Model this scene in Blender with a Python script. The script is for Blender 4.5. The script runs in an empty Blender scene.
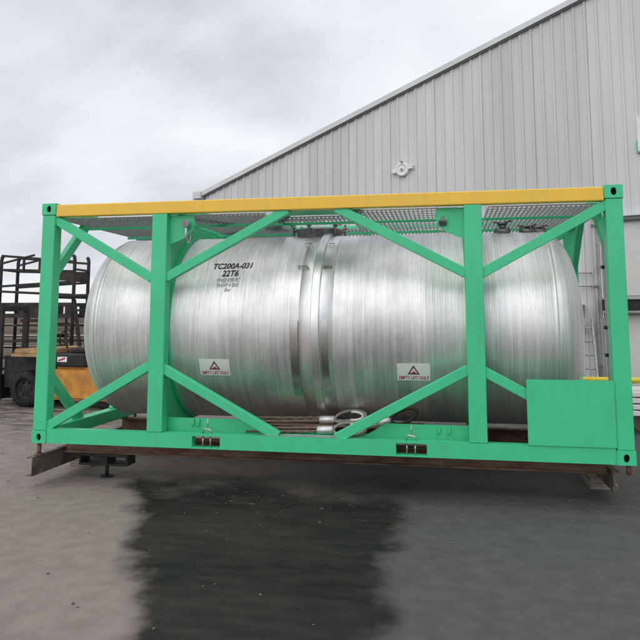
import bpy, bmesh, math, random
from mathutils import Vector, Matrix
random.seed(7)
R = math.radians
sc = bpy.context.scene
col = sc.collection
G = 0.45                      # underside of the container above the ground

# ------------------------------------------------------------------ camera
cd = bpy.data.cameras.new('camera'); cam = bpy.data.objects.new('camera', cd); col.objects.link(cam)
cam.location = (1.36166, -6.66236, 1.35365 + G)
cam.rotation_euler = (math.pi/2 + 0.11233, 0, 0.185218)
cd.sensor_width = 36; cd.lens = 670/640*36; cd.shift_y = -0.125
cd.clip_start = 0.05; cd.clip_end = 2000
sc.camera = cam

# ------------------------------------------------------------------ sky, sun, exposure
SUN_EL, SUN_AZ = R(52), R(205)          # azimuth clockwise from +y
SKYZ = 11.99
w = bpy.data.worlds.new('World'); sc.world = w; w.use_nodes = True
nt = w.node_tree; nt.nodes.clear()
def N(t, **k):
    n = nt.nodes.new(t)
    for a, b in k.items(): setattr(n, a, b)
    return n
L_ = lambda a, b: nt.links.new(a, b)
wo = N('ShaderNodeOutputWorld'); bg = N('ShaderNodeBackground'); bg.inputs['Strength'].default_value = 0.1
sky = N('ShaderNodeTexSky', sky_type='NISHITA'); sky.sun_disc = False
sky.sun_elevation = SUN_EL; sky.sun_rotation = SUN_AZ
tc = N('ShaderNodeTexCoord'); sp = N('ShaderNodeSeparateXYZ'); L_(tc.outputs['Generated'], sp.inputs[0])
mz = N('ShaderNodeMath', operation='MAXIMUM'); L_(sp.outputs['Z'], mz.inputs[0]); mz.inputs[1].default_value = 0.0
ad = N('ShaderNodeMath', operation='ADD'); L_(mz.outputs[0], ad.inputs[0]); ad.inputs[1].default_value = 0.35
dx = N('ShaderNodeMath', operation='DIVIDE'); L_(sp.outputs['X'], dx.inputs[0]); L_(ad.outputs[0], dx.inputs[1])
dy = N('ShaderNodeMath', operation='DIVIDE'); L_(sp.outputs['Y'], dy.inputs[0]); L_(ad.outputs[0], dy.inputs[1])
cv = N('ShaderNodeCombineXYZ'); L_(dx.outputs[0], cv.inputs[0]); L_(dy.outputs[0], cv.inputs[1]); cv.inputs[2].default_value = SKYZ
nz = N('ShaderNodeTexNoise'); nz.inputs['Scale'].default_value = 1.25; nz.inputs['Detail'].default_value = 5
nz.inputs['Roughness'].default_value = 0.5; nz.inputs['Distortion'].default_value = 0.4; L_(cv.outputs[0], nz.inputs['Vector'])
cr = N('ShaderNodeValToRGB'); L_(nz.outputs['Fac'], cr.inputs[0])
cr.color_ramp.elements[0].position = 0.33; cr.color_ramp.elements[0].color = (5.5, 5.65, 6.2, 1)
cr.color_ramp.elements[1].position = 0.50; cr.color_ramp.elements[1].color = (7.9, 8.15, 8.55, 1)
e = cr.color_ramp.elements.new(0.68); e.color = (9.6, 9.65, 9.7, 1)
mx = N('ShaderNodeMix', data_type='RGBA'); mx.inputs['Factor'].default_value = 0.93
L_(sky.outputs[0], mx.inputs['A']); L_(cr.outputs[0], mx.inputs['B']); L_(mx.outputs['Result'], bg.inputs['Color']); L_(bg.outputs[0], wo.inputs[0])

sd = bpy.data.lights.new('sun', 'SUN'); so = bpy.data.objects.new('sun', sd); col.objects.link(so)
sd.energy = 1.2; sd.angle = R(90); sd.color = (1, 0.97, 0.93)
sdir = Vector((math.sin(SUN_AZ)*math.cos(SUN_EL), math.cos(SUN_AZ)*math.cos(SUN_EL), math.sin(SUN_EL)))
so.rotation_euler = sdir.to_track_quat('Z', 'Y').to_euler(); so.location = (0, -20, 30)
sc.view_settings.view_transform = 'Standard'; sc.view_settings.look = 'None'
sc.view_settings.exposure = 0.16; sc.view_settings.gamma = 1; sc.view_settings.use_curve_mapping = False
sc.render.engine = 'CYCLES'

# ------------------------------------------------------------------ materials
def mat(name, c, rough=0.5, metal=0.0, c2=None, scale=3.0, stretch=(1,1,1), bump=0.0, bscale=40, bstretch=None,
        spec=0.5, rvar=0.0, lo=0.35, hi=0.65, detail=6, coat=0.0):
    m = bpy.data.materials.new(name); m.use_nodes = True; t = m.node_tree; b = t.nodes['Principled BSDF']
    b.inputs['Base Color'].default_value = (*c, 1); b.inputs['Roughness'].default_value = rough
    b.inputs['Metallic'].default_value = metal; b.inputs['Specular IOR Level'].default_value = spec
    b.inputs['Coat Weight'].default_value = coat
    tc = t.nodes.new('ShaderNodeTexCoord')
    def noise(sc_, st, det=detail):
        mp = t.nodes.new('ShaderNodeMapping'); mp.inputs['Scale'].default_value = st; t.links.new(tc.outputs['Object'], mp.inputs[0])
        n = t.nodes.new('ShaderNodeTexNoise'); n.inputs['Scale'].default_value = sc_; n.inputs['Detail'].default_value = det
        t.links.new(mp.outputs[0], n.inputs['Vector']); return n
    if c2 is not None:
        n = noise(scale, stretch); r = t.nodes.new('ShaderNodeMapRange')
        r.inputs['From Min'].default_value = lo; r.inputs['From Max'].default_value = hi; t.links.new(n.outputs['Fac'], r.inputs['Value'])
        x = t.nodes.new('ShaderNodeMix'); x.data_type = 'RGBA'; x.inputs['A'].default_value = (*c, 1); x.inputs['B'].default_value = (*c2, 1)
        t.links.new(r.outputs[0], x.inputs['Factor']); t.links.new(x.outputs['Result'], b.inputs['Base Color'])
        if rvar:
            q = t.nodes.new('ShaderNodeMapRange'); t.links.new(n.outputs['Fac'], q.inputs['Value'])
            q.inputs['From Min'].default_value = lo; q.inputs['From Max'].default_value = hi
            q.inputs['To Min'].default_value = rough - rvar; q.inputs['To Max'].default_value = rough + rvar
            t.links.new(q.outputs[0], b.inputs['Roughness'])
    if bump:
        n = noise(bscale, bstretch or stretch); bp = t.nodes.new('ShaderNodeBump'); bp.inputs['Strength'].default_value = bump
        bp.inputs['Distance'].default_value = 0.01; t.links.new(n.outputs['Fac'], bp.inputs['Height']); t.links.new(bp.outputs[0], b.inputs['Normal'])
    return m
M = {}
M['green'] = mat('green_paint', (0.06,0.60,0.285), 0.40, c2=(0.052,0.555,0.255), scale=2.2, bump=0.08, bscale=18, rvar=0.06)
def grime(m, chip, amt, streak):
    t = m.node_tree; b = t.nodes['Principled BSDF']; ln = t.links.new; tc = t.nodes.new('ShaderNodeTexCoord'); src = b.inputs['Base Color'].links[0].from_socket
    def layer(src, scale, st, lo, hi, k, colr):
        mp = t.nodes.new('ShaderNodeMapping'); mp.inputs['Scale'].default_value = st; ln(tc.outputs['Object'], mp.inputs[0]); n = t.nodes.new('ShaderNodeTexNoise'); n.inputs['Scale'].default_value = scale; n.inputs['Detail'].default_value = 7; n.inputs['Roughness'].default_value = 0.65; ln(mp.outputs[0], n.inputs['Vector'])
        q = t.nodes.new('ShaderNodeMapRange'); ln(n.outputs['Fac'], q.inputs['Value']); q.inputs['From Min'].default_value = lo; q.inputs['From Max'].default_value = hi; q.inputs['To Max'].default_value = k
        x = t.nodes.new('ShaderNodeMix'); x.data_type = 'RGBA'; ln(q.outputs[0], x.inputs['Factor']); ln(src, x.inputs['A']); x.inputs['B'].default_value = (*colr, 1); return x.outputs['Result']
    src = layer(src, 1.0, (14, 14, 1.6), 0.5, 0.75, streak, (0.12,0.14,0.12)); src = layer(src, 26, (1,1,1), 0.70, 0.76, amt, chip); ln(src, b.inputs['Base Color'])
grime(M['green'], (0.10,0.10,0.07), 0.55, 0.16)
M['yellow'] = mat('yellow_paint', (0.90,0.56,0.06), 0.45, c2=(0.84,0.52,0.055), scale=2.5, bump=0.06, bscale=16)
grime(M['yellow'], (0.25,0.15,0.06), 0.5, 0.12)
M['galv'] = mat('galvanised', (0.40,0.41,0.41), 0.55, metal=0.3, c2=(0.28,0.29,0.3), scale=14)
M['white'] = mat('white_paint', (0.8,0.8,0.78), 0.4, c2=(0.7,0.7,0.68), scale=5)
M['red'] = mat('red_print', (0.45,0.02,0.06), 0.5)
M['ink'] = mat('black_print', (0.02,0.02,0.022), 0.55)
M['inkgrey'] = mat('worn_grey_print', (0.22,0.23,0.24), 0.5)
M['rust'] = mat('rusty_steel', (0.10,0.045,0.032), 0.75, c2=(0.20,0.12,0.085), scale=5, stretch=(1,3,3), bump=0.4, bscale=30)
M['rustgrey'] = mat('weathered_steel', (0.16,0.13,0.105), 0.65, c2=(0.075,0.045,0.035), scale=4.5, bump=0.3, bscale=30, lo=0.42, hi=0.58)
M['black'] = mat('black_steel', (0.018,0.018,0.02), 0.55, c2=(0.04,0.038,0.037), scale=6, spec=0.25)
M['rack'] = mat('dark_rack_paint', (0.022,0.021,0.022), 0.6, c2=(0.055,0.045,0.04), scale=5, spec=0.25)
M['rubber'] = mat('tyre_rubber', (0.014,0.014,0.015), 0.85, c2=(0.035,0.033,0.031), scale=7, bump=0.3, spec=0.25)
M['orange'] = mat('orange_paint', (0.70,0.31,0.045), 0.42, c2=(0.40,0.18,0.04), scale=5)
M['tan'] = mat('faded_orange', (0.50,0.30,0.13), 0.65, c2=(0.27,0.16,0.075), scale=6)
M['steel'] = mat('bright_steel', (0.62,0.62,0.62), 0.35, metal=0.9, c2=(0.45,0.44,0.43), scale=12)
M['darksteel'] = mat('dark_steel', (0.16,0.16,0.16), 0.45, metal=0.7, c2=(0.28,0.27,0.26), scale=16)
M['alu'] = mat('aluminium', (0.72,0.72,0.72), 0.45, metal=0.6, c2=(0.55,0.55,0.55), scale=18)
M['rope'] = mat('oily_wire_rope', (0.22,0.17,0.125), 0.7, c2=(0.12,0.085,0.06), scale=60, bump=0.8, bscale=150, bstretch=(1,1,1))
M['ropegrey'] = mat('grey_wire_rope', (0.34,0.33,0.30), 0.55, c2=(0.2,0.19,0.17), scale=70, bump=0.8, bscale=150)
M['clad'] = mat('grey_cladding', (0.625,0.63,0.64), 0.55, c2=(0.555,0.56,0.57), scale=1.6, stretch=(2.2,1,0.16), bump=0.03, bscale=5)
def sheet_tone(m):
    t = m.node_tree; b = t.nodes['Principled BSDF']; src = b.inputs['Base Color'].links[0].from_socket; oi_ = t.nodes.new('ShaderNodeObjectInfo'); h = t.nodes.new('ShaderNodeHueSaturation')
    q = t.nodes.new('ShaderNodeMapRange'); t.links.new(oi_.outputs['Random'], q.inputs['Value']); q.inputs['To Min'].default_value = 0.93; q.inputs['To Max'].default_value = 1.05
    t.links.new(q.outputs[0], h.inputs['Value']); t.links.new(src, h.inputs['Color']); t.links.new(h.outputs[0], b.inputs['Base Color'])
sheet_tone(M['clad'])
M['trim'] = mat('pale_trim', (0.66,0.67,0.68), 0.5, c2=(0.58,0.59,0.6), scale=3)
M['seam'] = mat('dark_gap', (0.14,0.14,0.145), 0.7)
M['door'] = mat('pale_door_panel', (0.62,0.61,0.59), 0.5, c2=(0.55,0.54,0.52), scale=1.2)
M['pipegrey'] = mat('grey_pipe', (0.25,0.255,0.26), 0.5, c2=(0.35,0.35,0.36), scale=5)
M['wood'] = mat('weathered_timber', (0.27,0.235,0.19), 0.85, c2=(0.17,0.145,0.12), scale=3, stretch=(0.6,6,6), bump=0.4, bscale=12)
M['lime'] = mat('lime_plastic', (0.42,0.55,0.04), 0.45)
M['teal'] = mat('teal_print', (0.12,0.45,0.38), 0.5)
M['yrail'] = mat('safety_yellow', (0.78,0.62,0.05), 0.45, c2=(0.65,0.5,0.05), scale=6)

# polished stainless: fine grinding rings round the barrel, faint stains
def stainless():
    m = bpy.data.materials.new('ground_stainless'); m.use_nodes = True; t = m.node_tree; b = t.nodes['Principled BSDF']
    ln = t.links.new; tc = t.nodes.new('ShaderNodeTexCoord')
    def noise(scale, st, det=4, rough=0.6):
        mp = t.nodes.new('ShaderNodeMapping'); mp.inputs['Scale'].default_value = st; ln(tc.outputs['Object'], mp.inputs[0])
        n = t.nodes.new('ShaderNodeTexNoise'); n.inputs['Scale'].default_value = scale; n.inputs['Detail'].default_value = det
        n.inputs['Roughness'].default_value = rough; ln(mp.outputs[0], n.inputs['Vector']); return n
    def rng(n, a, b_, lo=0.3, hi=0.7):
        q = t.nodes.new('ShaderNodeMapRange'); ln(n.outputs['Fac'], q.inputs['Value']); q.inputs['From Min'].default_value = lo
        q.inputs['From Max'].default_value = hi; q.inputs['To Min'].default_value = a; q.inputs['To Max'].default_value = b_; return q
    rings = noise(1.0, (22, 0.7, 0.7), 8, 0.75); fine = noise(1.0, (130, 1.1, 1.1), 3, 0.6); rings.inputs['Distortion'].default_value = 0.2; fine.inputs['Distortion'].default_value = 0.25; stain = noise(1.6, (1.0, 1, 0.8), 6, 0.6)
    b.inputs['Metallic'].default_value = 0.86
    c1 = t.nodes.new('ShaderNodeMix'); c1.data_type = 'RGBA'; c1.inputs['A'].default_value = (0.70,0.70,0.71,1); c1.inputs['B'].default_value = (0.93,0.925,0.92,1)
    ln(rng(rings, 0, 1, 0.32, 0.66).outputs[0], c1.inputs['Factor'])
    c2 = t.nodes.new('ShaderNodeMix'); c2.data_type = 'RGBA'; c2.blend_type = 'MULTIPLY'; c2.inputs['Factor'].default_value = 1
    g = t.nodes.new('ShaderNodeMix'); g.data_type = 'RGBA'; g.inputs['A'].default_value = (0.80,0.80,0.80,1); g.inputs['B'].default_value = (1,1,1,1)
    ln(rng(stain, 0, 1, 0.36, 0.52).outputs[0], g.inputs['Factor']); ln(c1.outputs['Result'], c2.inputs['A']); ln(g.outputs['Result'], c2.inputs['B'])
    c3 = t.nodes.new('ShaderNodeMix'); c3.data_type = 'RGBA'; ln(rng(fine, 0.0, 0.42, 0.54, 0.70).outputs[0], c3.inputs['Factor']); ln(c2.outputs['Result'], c3.inputs['A']); c3.inputs['B'].default_value = (0.42,0.42,0.42,1)
    ln(c3.outputs['Result'], b.inputs['Base Color'])
    ln(rng(rings, 0.40, 0.54).outputs[0], b.inputs['Roughness'])
    a1 = t.nodes.new('ShaderNodeMath'); a1.operation = 'MULTIPLY_ADD'; ln(rings.outputs['Fac'], a1.inputs[0]); a1.inputs[1].default_value = 1.6; ln(fine.outputs['Fac'], a1.inputs[2])
    bp = t.nodes.new('ShaderNodeBump'); bp.inputs['Strength'].default_value = 0.5; bp.inputs['Distance'].default_value = 0.007
    ln(a1.outputs[0], bp.inputs['Height']); ln(bp.outputs[0], b.inputs['Normal'])
    return m
M['grit'] = mat('stone_grit', (0.17,0.155,0.14), 0.85, c2=(0.10,0.095,0.09), scale=9)
M['inox'] = stainless()
M['padsteel'] = mat('dull_pad_steel', (0.56,0.55,0.53), 0.33, metal=1.0, c2=(0.66,0.65,0.62), scale=6, stretch=(1,1,0.3))
M['inoxband'] = mat('smooth_stainless', (0.84,0.84,0.84), 0.42, metal=0.95, c2=(0.74,0.74,0.74), scale=4, stretch=(6,1,1), rvar=0.05)

# ground: pale dry concrete, grey damp concrete, a dark wet strip, all as stains with their own outlines
def ground_mat():
    m = bpy.data.materials.new('yard_concrete'); m.use_nodes = True; t = m.node_tree; b = t.nodes['Principled BSDF']; ln = t.links.new
    tc = t.nodes.new('ShaderNodeTexCoord'); sp = t.nodes.new('ShaderNodeSeparateXYZ'); ln(tc.outputs['Object'], sp.inputs[0])
    def noise(s, st=(1,1,1), det=6, rough=0.55, off=0):
        mp = t.nodes.new('ShaderNodeMapping'); mp.inputs['Scale'].default_value = st; mp.inputs['Location'].default_value = (off, off*1.7, 0)
        ln(tc.outputs['Object'], mp.inputs[0]); n = t.nodes.new('ShaderNodeTexNoise'); n.inputs['Scale'].default_value = s
        n.inputs['Detail'].default_value = det; n.inputs['Roughness'].default_value = rough; ln(mp.outputs[0], n.inputs['Vector']); return n.outputs['Fac']
    def ma(op, a, c, d=None):
        n = t.nodes.new('ShaderNodeMath'); n.operation = op
        for i, v in enumerate((a, c, d)):
            if v is None: continue
            if isinstance(v, (int, float)): n.inputs[i].default_value = v
            else: ln(v, n.inputs[i])
        return n.outputs[0]
    def step(v, lo, hi):
        q = t.nodes.new('ShaderNodeMapRange'); q.interpolation_type = 'SMOOTHSTEP'; ln(v, q.inputs['Value']); q.inputs['From Min'].default_value = lo; q.inputs['From Max'].default_value = hi; return q.outputs[0]
    def mixc(f, a, c):
        n = t.nodes.new('ShaderNodeMix'); n.data_type = 'RGBA'; ln(f, n.inputs['Factor'])
        for s, v in (('A', a), ('B', c)):
            if isinstance(v, tuple): n.inputs[s].default_value = (*v, 1)
            else: ln(v, n.inputs[s])
        return n.outputs['Result']
    X, Y = sp.outputs['X'], sp.outputs['Y']
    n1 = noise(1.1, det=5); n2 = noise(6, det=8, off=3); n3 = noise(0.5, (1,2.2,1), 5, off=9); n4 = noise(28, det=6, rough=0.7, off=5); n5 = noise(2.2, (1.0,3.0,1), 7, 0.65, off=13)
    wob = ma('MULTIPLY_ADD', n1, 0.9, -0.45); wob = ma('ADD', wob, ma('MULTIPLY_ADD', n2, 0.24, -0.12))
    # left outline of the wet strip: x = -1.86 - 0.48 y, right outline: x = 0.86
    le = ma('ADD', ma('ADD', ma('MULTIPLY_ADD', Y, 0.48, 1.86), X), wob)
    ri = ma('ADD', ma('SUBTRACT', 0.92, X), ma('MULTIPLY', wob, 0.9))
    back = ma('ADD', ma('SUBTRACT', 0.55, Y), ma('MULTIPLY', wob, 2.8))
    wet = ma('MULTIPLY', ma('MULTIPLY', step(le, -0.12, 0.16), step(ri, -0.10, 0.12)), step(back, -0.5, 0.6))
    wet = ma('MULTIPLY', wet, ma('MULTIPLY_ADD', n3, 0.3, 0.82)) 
    damp = step(ma('ADD', X, ma('MULTIPLY', wob, 1.6)), -0.9, 0.9)          # the right hand side is damp, the left dry
    far = ma('MULTIPLY', step(Y, 1.0, 4.5), step(n5, 0.40, 0.62))            # puddled streaks further back
    dry = mixc(step(n2, 0.25, 0.75), (0.205,0.174,0.155), (0.265,0.228,0.205))
    dm = mixc(step(n2, 0.25, 0.75), (0.072,0.074,0.068), (0.098,0.100,0.092))
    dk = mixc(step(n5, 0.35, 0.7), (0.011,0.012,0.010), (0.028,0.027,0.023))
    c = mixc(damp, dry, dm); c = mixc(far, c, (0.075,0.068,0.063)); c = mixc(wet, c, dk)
    c = mixc(ma('MULTIPLY', step(n4, 0.66, 0.78), ma('SUBTRACT', 0.30, ma('MULTIPLY', wet, 0.22))), c, (0.30,0.29,0.28))
    n6 = noise(90, det=3, rough=0.6, off=21); n7 = noise(9, (1,1.6,1), 8, 0.7, off=31)
    c = mixc(ma('MULTIPLY', step(n6, 0.60, 0.76), ma('SUBTRACT', 0.34, ma('MULTIPLY', wet, 0.26))), c, (0.33,0.31,0.29)); c = mixc(ma('MULTIPLY', step(n6, 0.42, 0.30), 0.5), c, (0.03,0.03,0.028))
    pale = ma('MULTIPLY', ma('MULTIPLY', step(n7, 0.60, 0.68), step(Y, -1.2, 0.2)), 0.55); c = mixc(pale, c, (0.30,0.29,0.275))
    ln(c, b.inputs['Base Color'])
    rf = ma('SUBTRACT', 0.85, ma('MULTIPLY', wet, 0.22)); rf = ma('SUBTRACT', rf, ma('MULTIPLY', far, 0.55))
    ln(rf, b.inputs['Roughness']); ln(ma('SUBTRACT', 0.26, ma('MULTIPLY', wet, 0.14)), b.inputs['Specular IOR Level'])
    bp = t.nodes.new('ShaderNodeBump'); bp.inputs['Strength'].default_value = 0.35; bp.inputs['Distance'].default_value = 0.02
    ln(ma('ADD', ma('MULTIPLY', n6, 0.25), ma('ADD', ma('MULTIPLY', n4, 0.35), ma('MULTIPLY', n2, 0.8))), bp.inputs['Height']); ln(bp.outputs[0], b.inputs['Normal'])
    return m
M['ground'] = ground_mat()

# ------------------------------------------------------------------ helpers
def tag(o, label=None, cat=None, group=None, kind=None):
    if label: o['label'] = label
    if cat: o['category'] = cat
    if group: o['group'] = group
    if kind: o['kind'] = kind
    return o
def empty(name, loc=(0,0,0), rz=0):
    o = bpy.data.objects.new(name, None); col.objects.link(o); o.location = loc; o.rotation_euler = (0,0,rz); o.empty_display_size = 0.2
    return o
def link(name, bm, m, parent=None, smooth=False, loc=None):
    me = bpy.data.meshes.new(name); bmesh.ops.recalc_face_normals(bm, faces=bm.faces); bm.to_mesh(me); bm.free()
    for mm in (m if isinstance(m, (list, tuple)) else [m]): me.materials.append(M[mm])
    if smooth:
        for p in me.polygons: p.use_smooth = True
    o = bpy.data.objects.new(name, me); col.objects.link(o)
    if parent: o.parent = parent
    if loc: o.location = loc
    return o
def box(bm, x0, x1, y0, y1, z0, z1, bev=0.0, mi=0, seg=2):
    b2 = bmesh.new()
    v = [b2.verts.new((x, y, z)) for x in (x0, x1) for y in (y0, y1) for z in (z0, z1)]
    for f in ((0,1,3,2),(4,6,7,5),(0,4,5,1),(2,3,7,6),(0,2,6,4),(1,5,7,3)): b2.faces.new([v[i] for i in f])
    if bev: bmesh.ops.bevel(b2, geom=list(b2.edges), offset=bev, segments=seg, affect='EDGES', profile=0.5)
    merge(bm, b2, mi); return bm
def merge(bm, b2, mi=0, mtx=None):
    b2.verts.ensure_lookup_table(); mp = {}
    for v in b2.verts: mp[v] = bm.verts.new(mtx @ v.co if mtx else v.co)
    for f in b2.faces:
        try: nf = bm.faces.new([mp[v] for v in f.verts])
        except ValueError: continue
        nf.material_index = mi; nf.smooth = f.smooth
    b2.free()
def B(name, x0, x1, y0, y1, z0, z1, m, parent=None, bev=0.006, loc=None):
    return link(name, box(bmesh.new(), x0, x1, y0, y1, z0, z1, bev), m, parent, loc=loc)
def bar(bm, p, q, wd, dp, up=(0,1,0), bev=0.004, mi=0):
    """rectangular bar from p to q; dp is its size along `up`, wd across"""
    p, q = Vector(p), Vector(q); d = (q-p); l = d.length; d.normalize(); u = Vector(up); u = (u - d*u.dot(d)).normalized(); s = d.cross(u)
    b2 = bmesh.new(); box(b2, 0, l, -dp/2, dp/2, -wd/2, wd/2, bev)
    mtx = Matrix((( d.x,u.x,s.x,p.x),(d.y,u.y,s.y,p.y),(d.z,u.z,s.z,p.z),(0,0,0,1)))
    merge(bm, b2, mi, mtx); return bm
def tube(bm, pts, r, seg=10, mi=0, closed=False):
    pts = [Vector(a) for a in pts]; n = len(pts); rings = []; prev = None
    for i, a in enumerate(pts):
        if closed: d = pts[(i+1) % n] - pts[i-1]
        else: d = pts[min(i+1, n-1)] - pts[max(i-1, 0)]
        d.normalize()
        if prev is None: u = d.orthogonal().normalized()
        else: u = (prev - d*prev.dot(d)); u = u.normalized() if u.length > 1e-6 else d.orthogonal().normalized()
        prev = u; s = d.cross(u); rr = r[i] if isinstance(r, (list, tuple)) else r
        rings.append([bm.verts.new(a + (u*math.cos(t) + s*math.sin(t))*rr) for t in [2*math.pi*k/seg for k in range(seg)]])
    for i in range(n if closed else n-1):
        a, b = rings[i], rings[(i+1) % n]
        for k in range(seg):
            f = bm.faces.new((a[k], a[(k+1) % seg], b[(k+1) % seg], b[k])); f.smooth = True; f.material_index = mi
    if not closed:
        for a in (rings[0], rings[-1]): f = bm.faces.new(a); f.material_index = mi
    return bm
def lathe_x(bm, prof, seg=96, yc=0.0, zc=0.0, a0=0.0, a1=2*math.pi, mi=0, smooth=True):
    """profile (x, r) turned round a line parallel to x"""
    if smooth is False:                                  # crisp profile corners, smooth round the turn
        for i in range(len(prof)-1): lathe_x(bm, prof[i:i+2], seg, yc, zc, a0, a1, mi, True)
        return bm
    full = abs(a1-a0-2*math.pi) < 1e-6; n = seg if full else seg+1; rings = []
    for x, r in prof:
        rings.append([bm.verts.new((x, yc - r*math.cos(a0+(a1-a0)*k/seg), zc + r*math.sin(a0+(a1-a0)*k/seg))) for k in range(n)])
    for i in range(len(prof)-1):
        for k in range(seg):
            f = bm.faces.new((rings[i][k], rings[i][(k+1) % n], rings[i+1][(k+1) % n], rings[i+1][k])); f.smooth = smooth; f.material_index = mi
    return bm
def cyl(bm, p, q, r, seg=20, mi=0): return tube(bm, [p, q], r, seg, mi)
def prism(bm, pts, axis, a, b, mi=0):
    """polygon pts (2D) extruded along axis 'x','y' or 'z' from a to b"""
    def P(u, v, t): return {'x': (t,u,v), 'y': (u,t,v), 'z': (u,v,t)}[axis]
    v0 = [bm.verts.new(P(u, v, a)) for u, v in pts]; v1 = [bm.verts.new(P(u, v, b)) for u, v in pts]; n = len(pts)
    fs = [bm.faces.new(v0[::-1]), bm.faces.new(v1)] + [bm.faces.new((v0[i], v0[(i+1) % n], v1[(i+1) % n], v1[i])) for i in range(n)]
    for f in fs: f.material_index = mi
    return bm

# ------------------------------------------------------------------ ground
bm = bmesh.new(); S = 600
v = [bm.verts.new(c) for c in ((-S,-S,0),(S,-S,0),(S,S,0),(-S,S,0))]; bm.faces.new(v)
tag(link('ground', bm, 'ground'), kind='structure', label='wet and dry patched concrete yard')

# ------------------------------------------------------------------ warehouse with corrugated gable wall
Bp = Vector((4.06708, 6.1296, 0)); al = R(71.5); far = Vector((-math.sin(al), math.cos(al), 0))
rzw = math.atan2(-far.y, -far.x)        # local +x runs along the wall to the right, local -y faces the yard
wh = empty('warehouse', Bp, rzw)
tag(wh, 'tall grey warehouse with ribbed sheet gable wall and sloping roof edge', 'warehouse')
S0, RIDGE = -9.0, 3.2
def roof_z(s): return G + 4.34 + 0.331*((s if s <= RIDGE else 2*RIDGE - s) - S0)
DOOR0, DOOR1, DOORZ = 0.0, 5.0, G + 3.08
def sheet(s0, wid, zb):
    b = bmesh.new(); prof = []; pitch = wid/5
    for k in range(5):
        a = s0 + k*pitch
        prof += [(a, 0.0), (a+pitch*0.70, 0.0), (a+pitch*0.76, -0.022), (a+pitch*0.94, -0.022)]
    prof.append((s0+wid, 0.0))
    ins = [i for i, (s, d) in enumerate(prof)]
    lo = [b.verts.new((s, d, zb)) for s, d in prof]; hi = [b.verts.new((s, d, roof_z(s) - 0.02)) for s, d in prof]
    lo2 = [b.verts.new((s, d+0.01, zb)) for s, d in prof]; hi2 = [b.verts.new((s, d+0.01, roof_z(s) - 0.02)) for s, d in prof]
    for i in range(len(prof)-1):
        b.faces.new((lo[i], lo[i+1], hi[i+1], hi[i])); b.faces.new((lo2[i+1], lo2[i], hi2[i], hi2[i+1]))
        b.faces.new((hi[i], hi[i+1], hi2[i+1], hi2[i])); b.faces.new((lo2[i], lo2[i+1], lo[i+1], lo[i]))
    for i in (0, -1):
        b.faces.new((lo[i], hi[i], hi2[i], lo2[i]))
    return b
s = S0; k = 0
while s < 2*RIDGE - S0 - 0.5:
    wid = 1.0
    if s < DOOR0 < s + wid: wid = DOOR0 - s
    if s < DOOR1 < s + wid: wid = DOOR1 - s
    if wid > 0.05:
        inside = DOOR0 - 1e-4 <= s < DOOR1 - 1e-4
        o = link('cladding_sheet', sheet(s, wid - 0.003, DOORZ if inside else 0.0), 'clad', wh, loc=(0, -0.004*(k % 2), 0)); k += 1
    s += wid
DEP = 24.0
B('wall_core', S0+0.02, DOOR0, 0.03, 0.2, 0, G+4.25, 'clad', wh, 0)
for sgn, nm in ((0, S0), (1, 2*RIDGE - S0 - 0.2)):
    B('side_wall', nm, nm+0.2, 0.2, DEP, 0, G+4.3, 'clad', wh, 0)
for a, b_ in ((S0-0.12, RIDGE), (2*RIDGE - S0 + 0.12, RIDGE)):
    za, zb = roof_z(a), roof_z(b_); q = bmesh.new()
    prism(q, [(a, za+0.02), (b_, zb+0.02), (b_, zb+0.09), (a, za+0.09)], 'y', -0.03, DEP); link('roof_slope', q, 'trim', wh)
    q = bmesh.new(); prism(q, [(a, za-0.012), (b_, zb-0.012), (b_, zb+0.10), (a, za+0.10)], 'y', -0.085, -0.034)
    link('verge_flashing', q, 'trim', wh)
    q = bmesh.new(); prism(q, [(a, za-0.05), (b_, zb-0.05), (b_, zb-0.014), (a, za-0.014)], 'y', -0.06, -0.03); link('verge_seal_strip', q, 'seam', wh)  # dark strip standing in for the shadow line under the verge
q = bmesh.new(); box(q, S0-0.30, S0-0.06, -0.14, DEP, G+4.24, G+4.42, 0.01); gt = link('gutter', q, 'trim', wh)
q = bmesh.new(); cyl(q, (S0-0.34, -0.02, 0), (S0-0.34, -0.02, G+4.36), 0.05); link('downpipe', q, 'trim', wh)
q = bmesh.new(); cyl(q, (-0.03, -0.09, 0), (-0.03, -0.09, G+3.2), 0.032, 16); dp = link('downpipe', q, 'pipegrey', wh)
for z in (0.9, 2.3, 3.4): B('pipe_clip', -0.075, 0.015, -0.13, -0.02, z, z+0.04, 'seam', dp, 0.003)
# big sliding door in the wall
dr = B('sliding_door', DOOR0+0.06, DOOR1, -0.005, 0.06, 0.02, DOORZ-0.03, 'door', wh, 0.0)
xs = [0.06, 1.28, 2.5, 3.74, 5.0]
for i in range(4):
    for z0, z1 in ((0.06, G+1.36), (G+1.70, DOORZ-0.08)):
        B('door_panel', xs[i]+0.03, xs[i+1]-0.03, -0.03, -0.006, z0, z1, 'door', dr, 0.008)
B('door_beam', DOOR0+0.07, DOOR1, -0.16, -0.006, G+1.44, G+1.63, 'black', dr, 0.004)
B('beam_flange', DOOR0+0.07, DOOR1, -0.20, -0.006, G+1.632, G+1.665, 'pipegrey', dr, 0.003)
B('beam_flange', DOOR0+0.07, DOOR1, -0.20, -0.006, G+1.40, G+1.437, 'pipegrey', dr, 0.003)
B('door_track', DOOR0-0.05, DOOR1+0.1, -0.12, -0.03, DOORZ-0.045, DOORZ+0.02, 'seam', wh, 0.004)
B('door_track_cover', DOOR0-0.05, DOOR1+0.1, -0.14, -0.03, DOORZ+0.023, DOORZ+0.06, 'trim', wh, 0.004)
B('door_post', 0.0, 0.055, -0.08, -0.006, 0.0, DOORZ-0.05, 'pipegrey', wh, 0.004)
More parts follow.
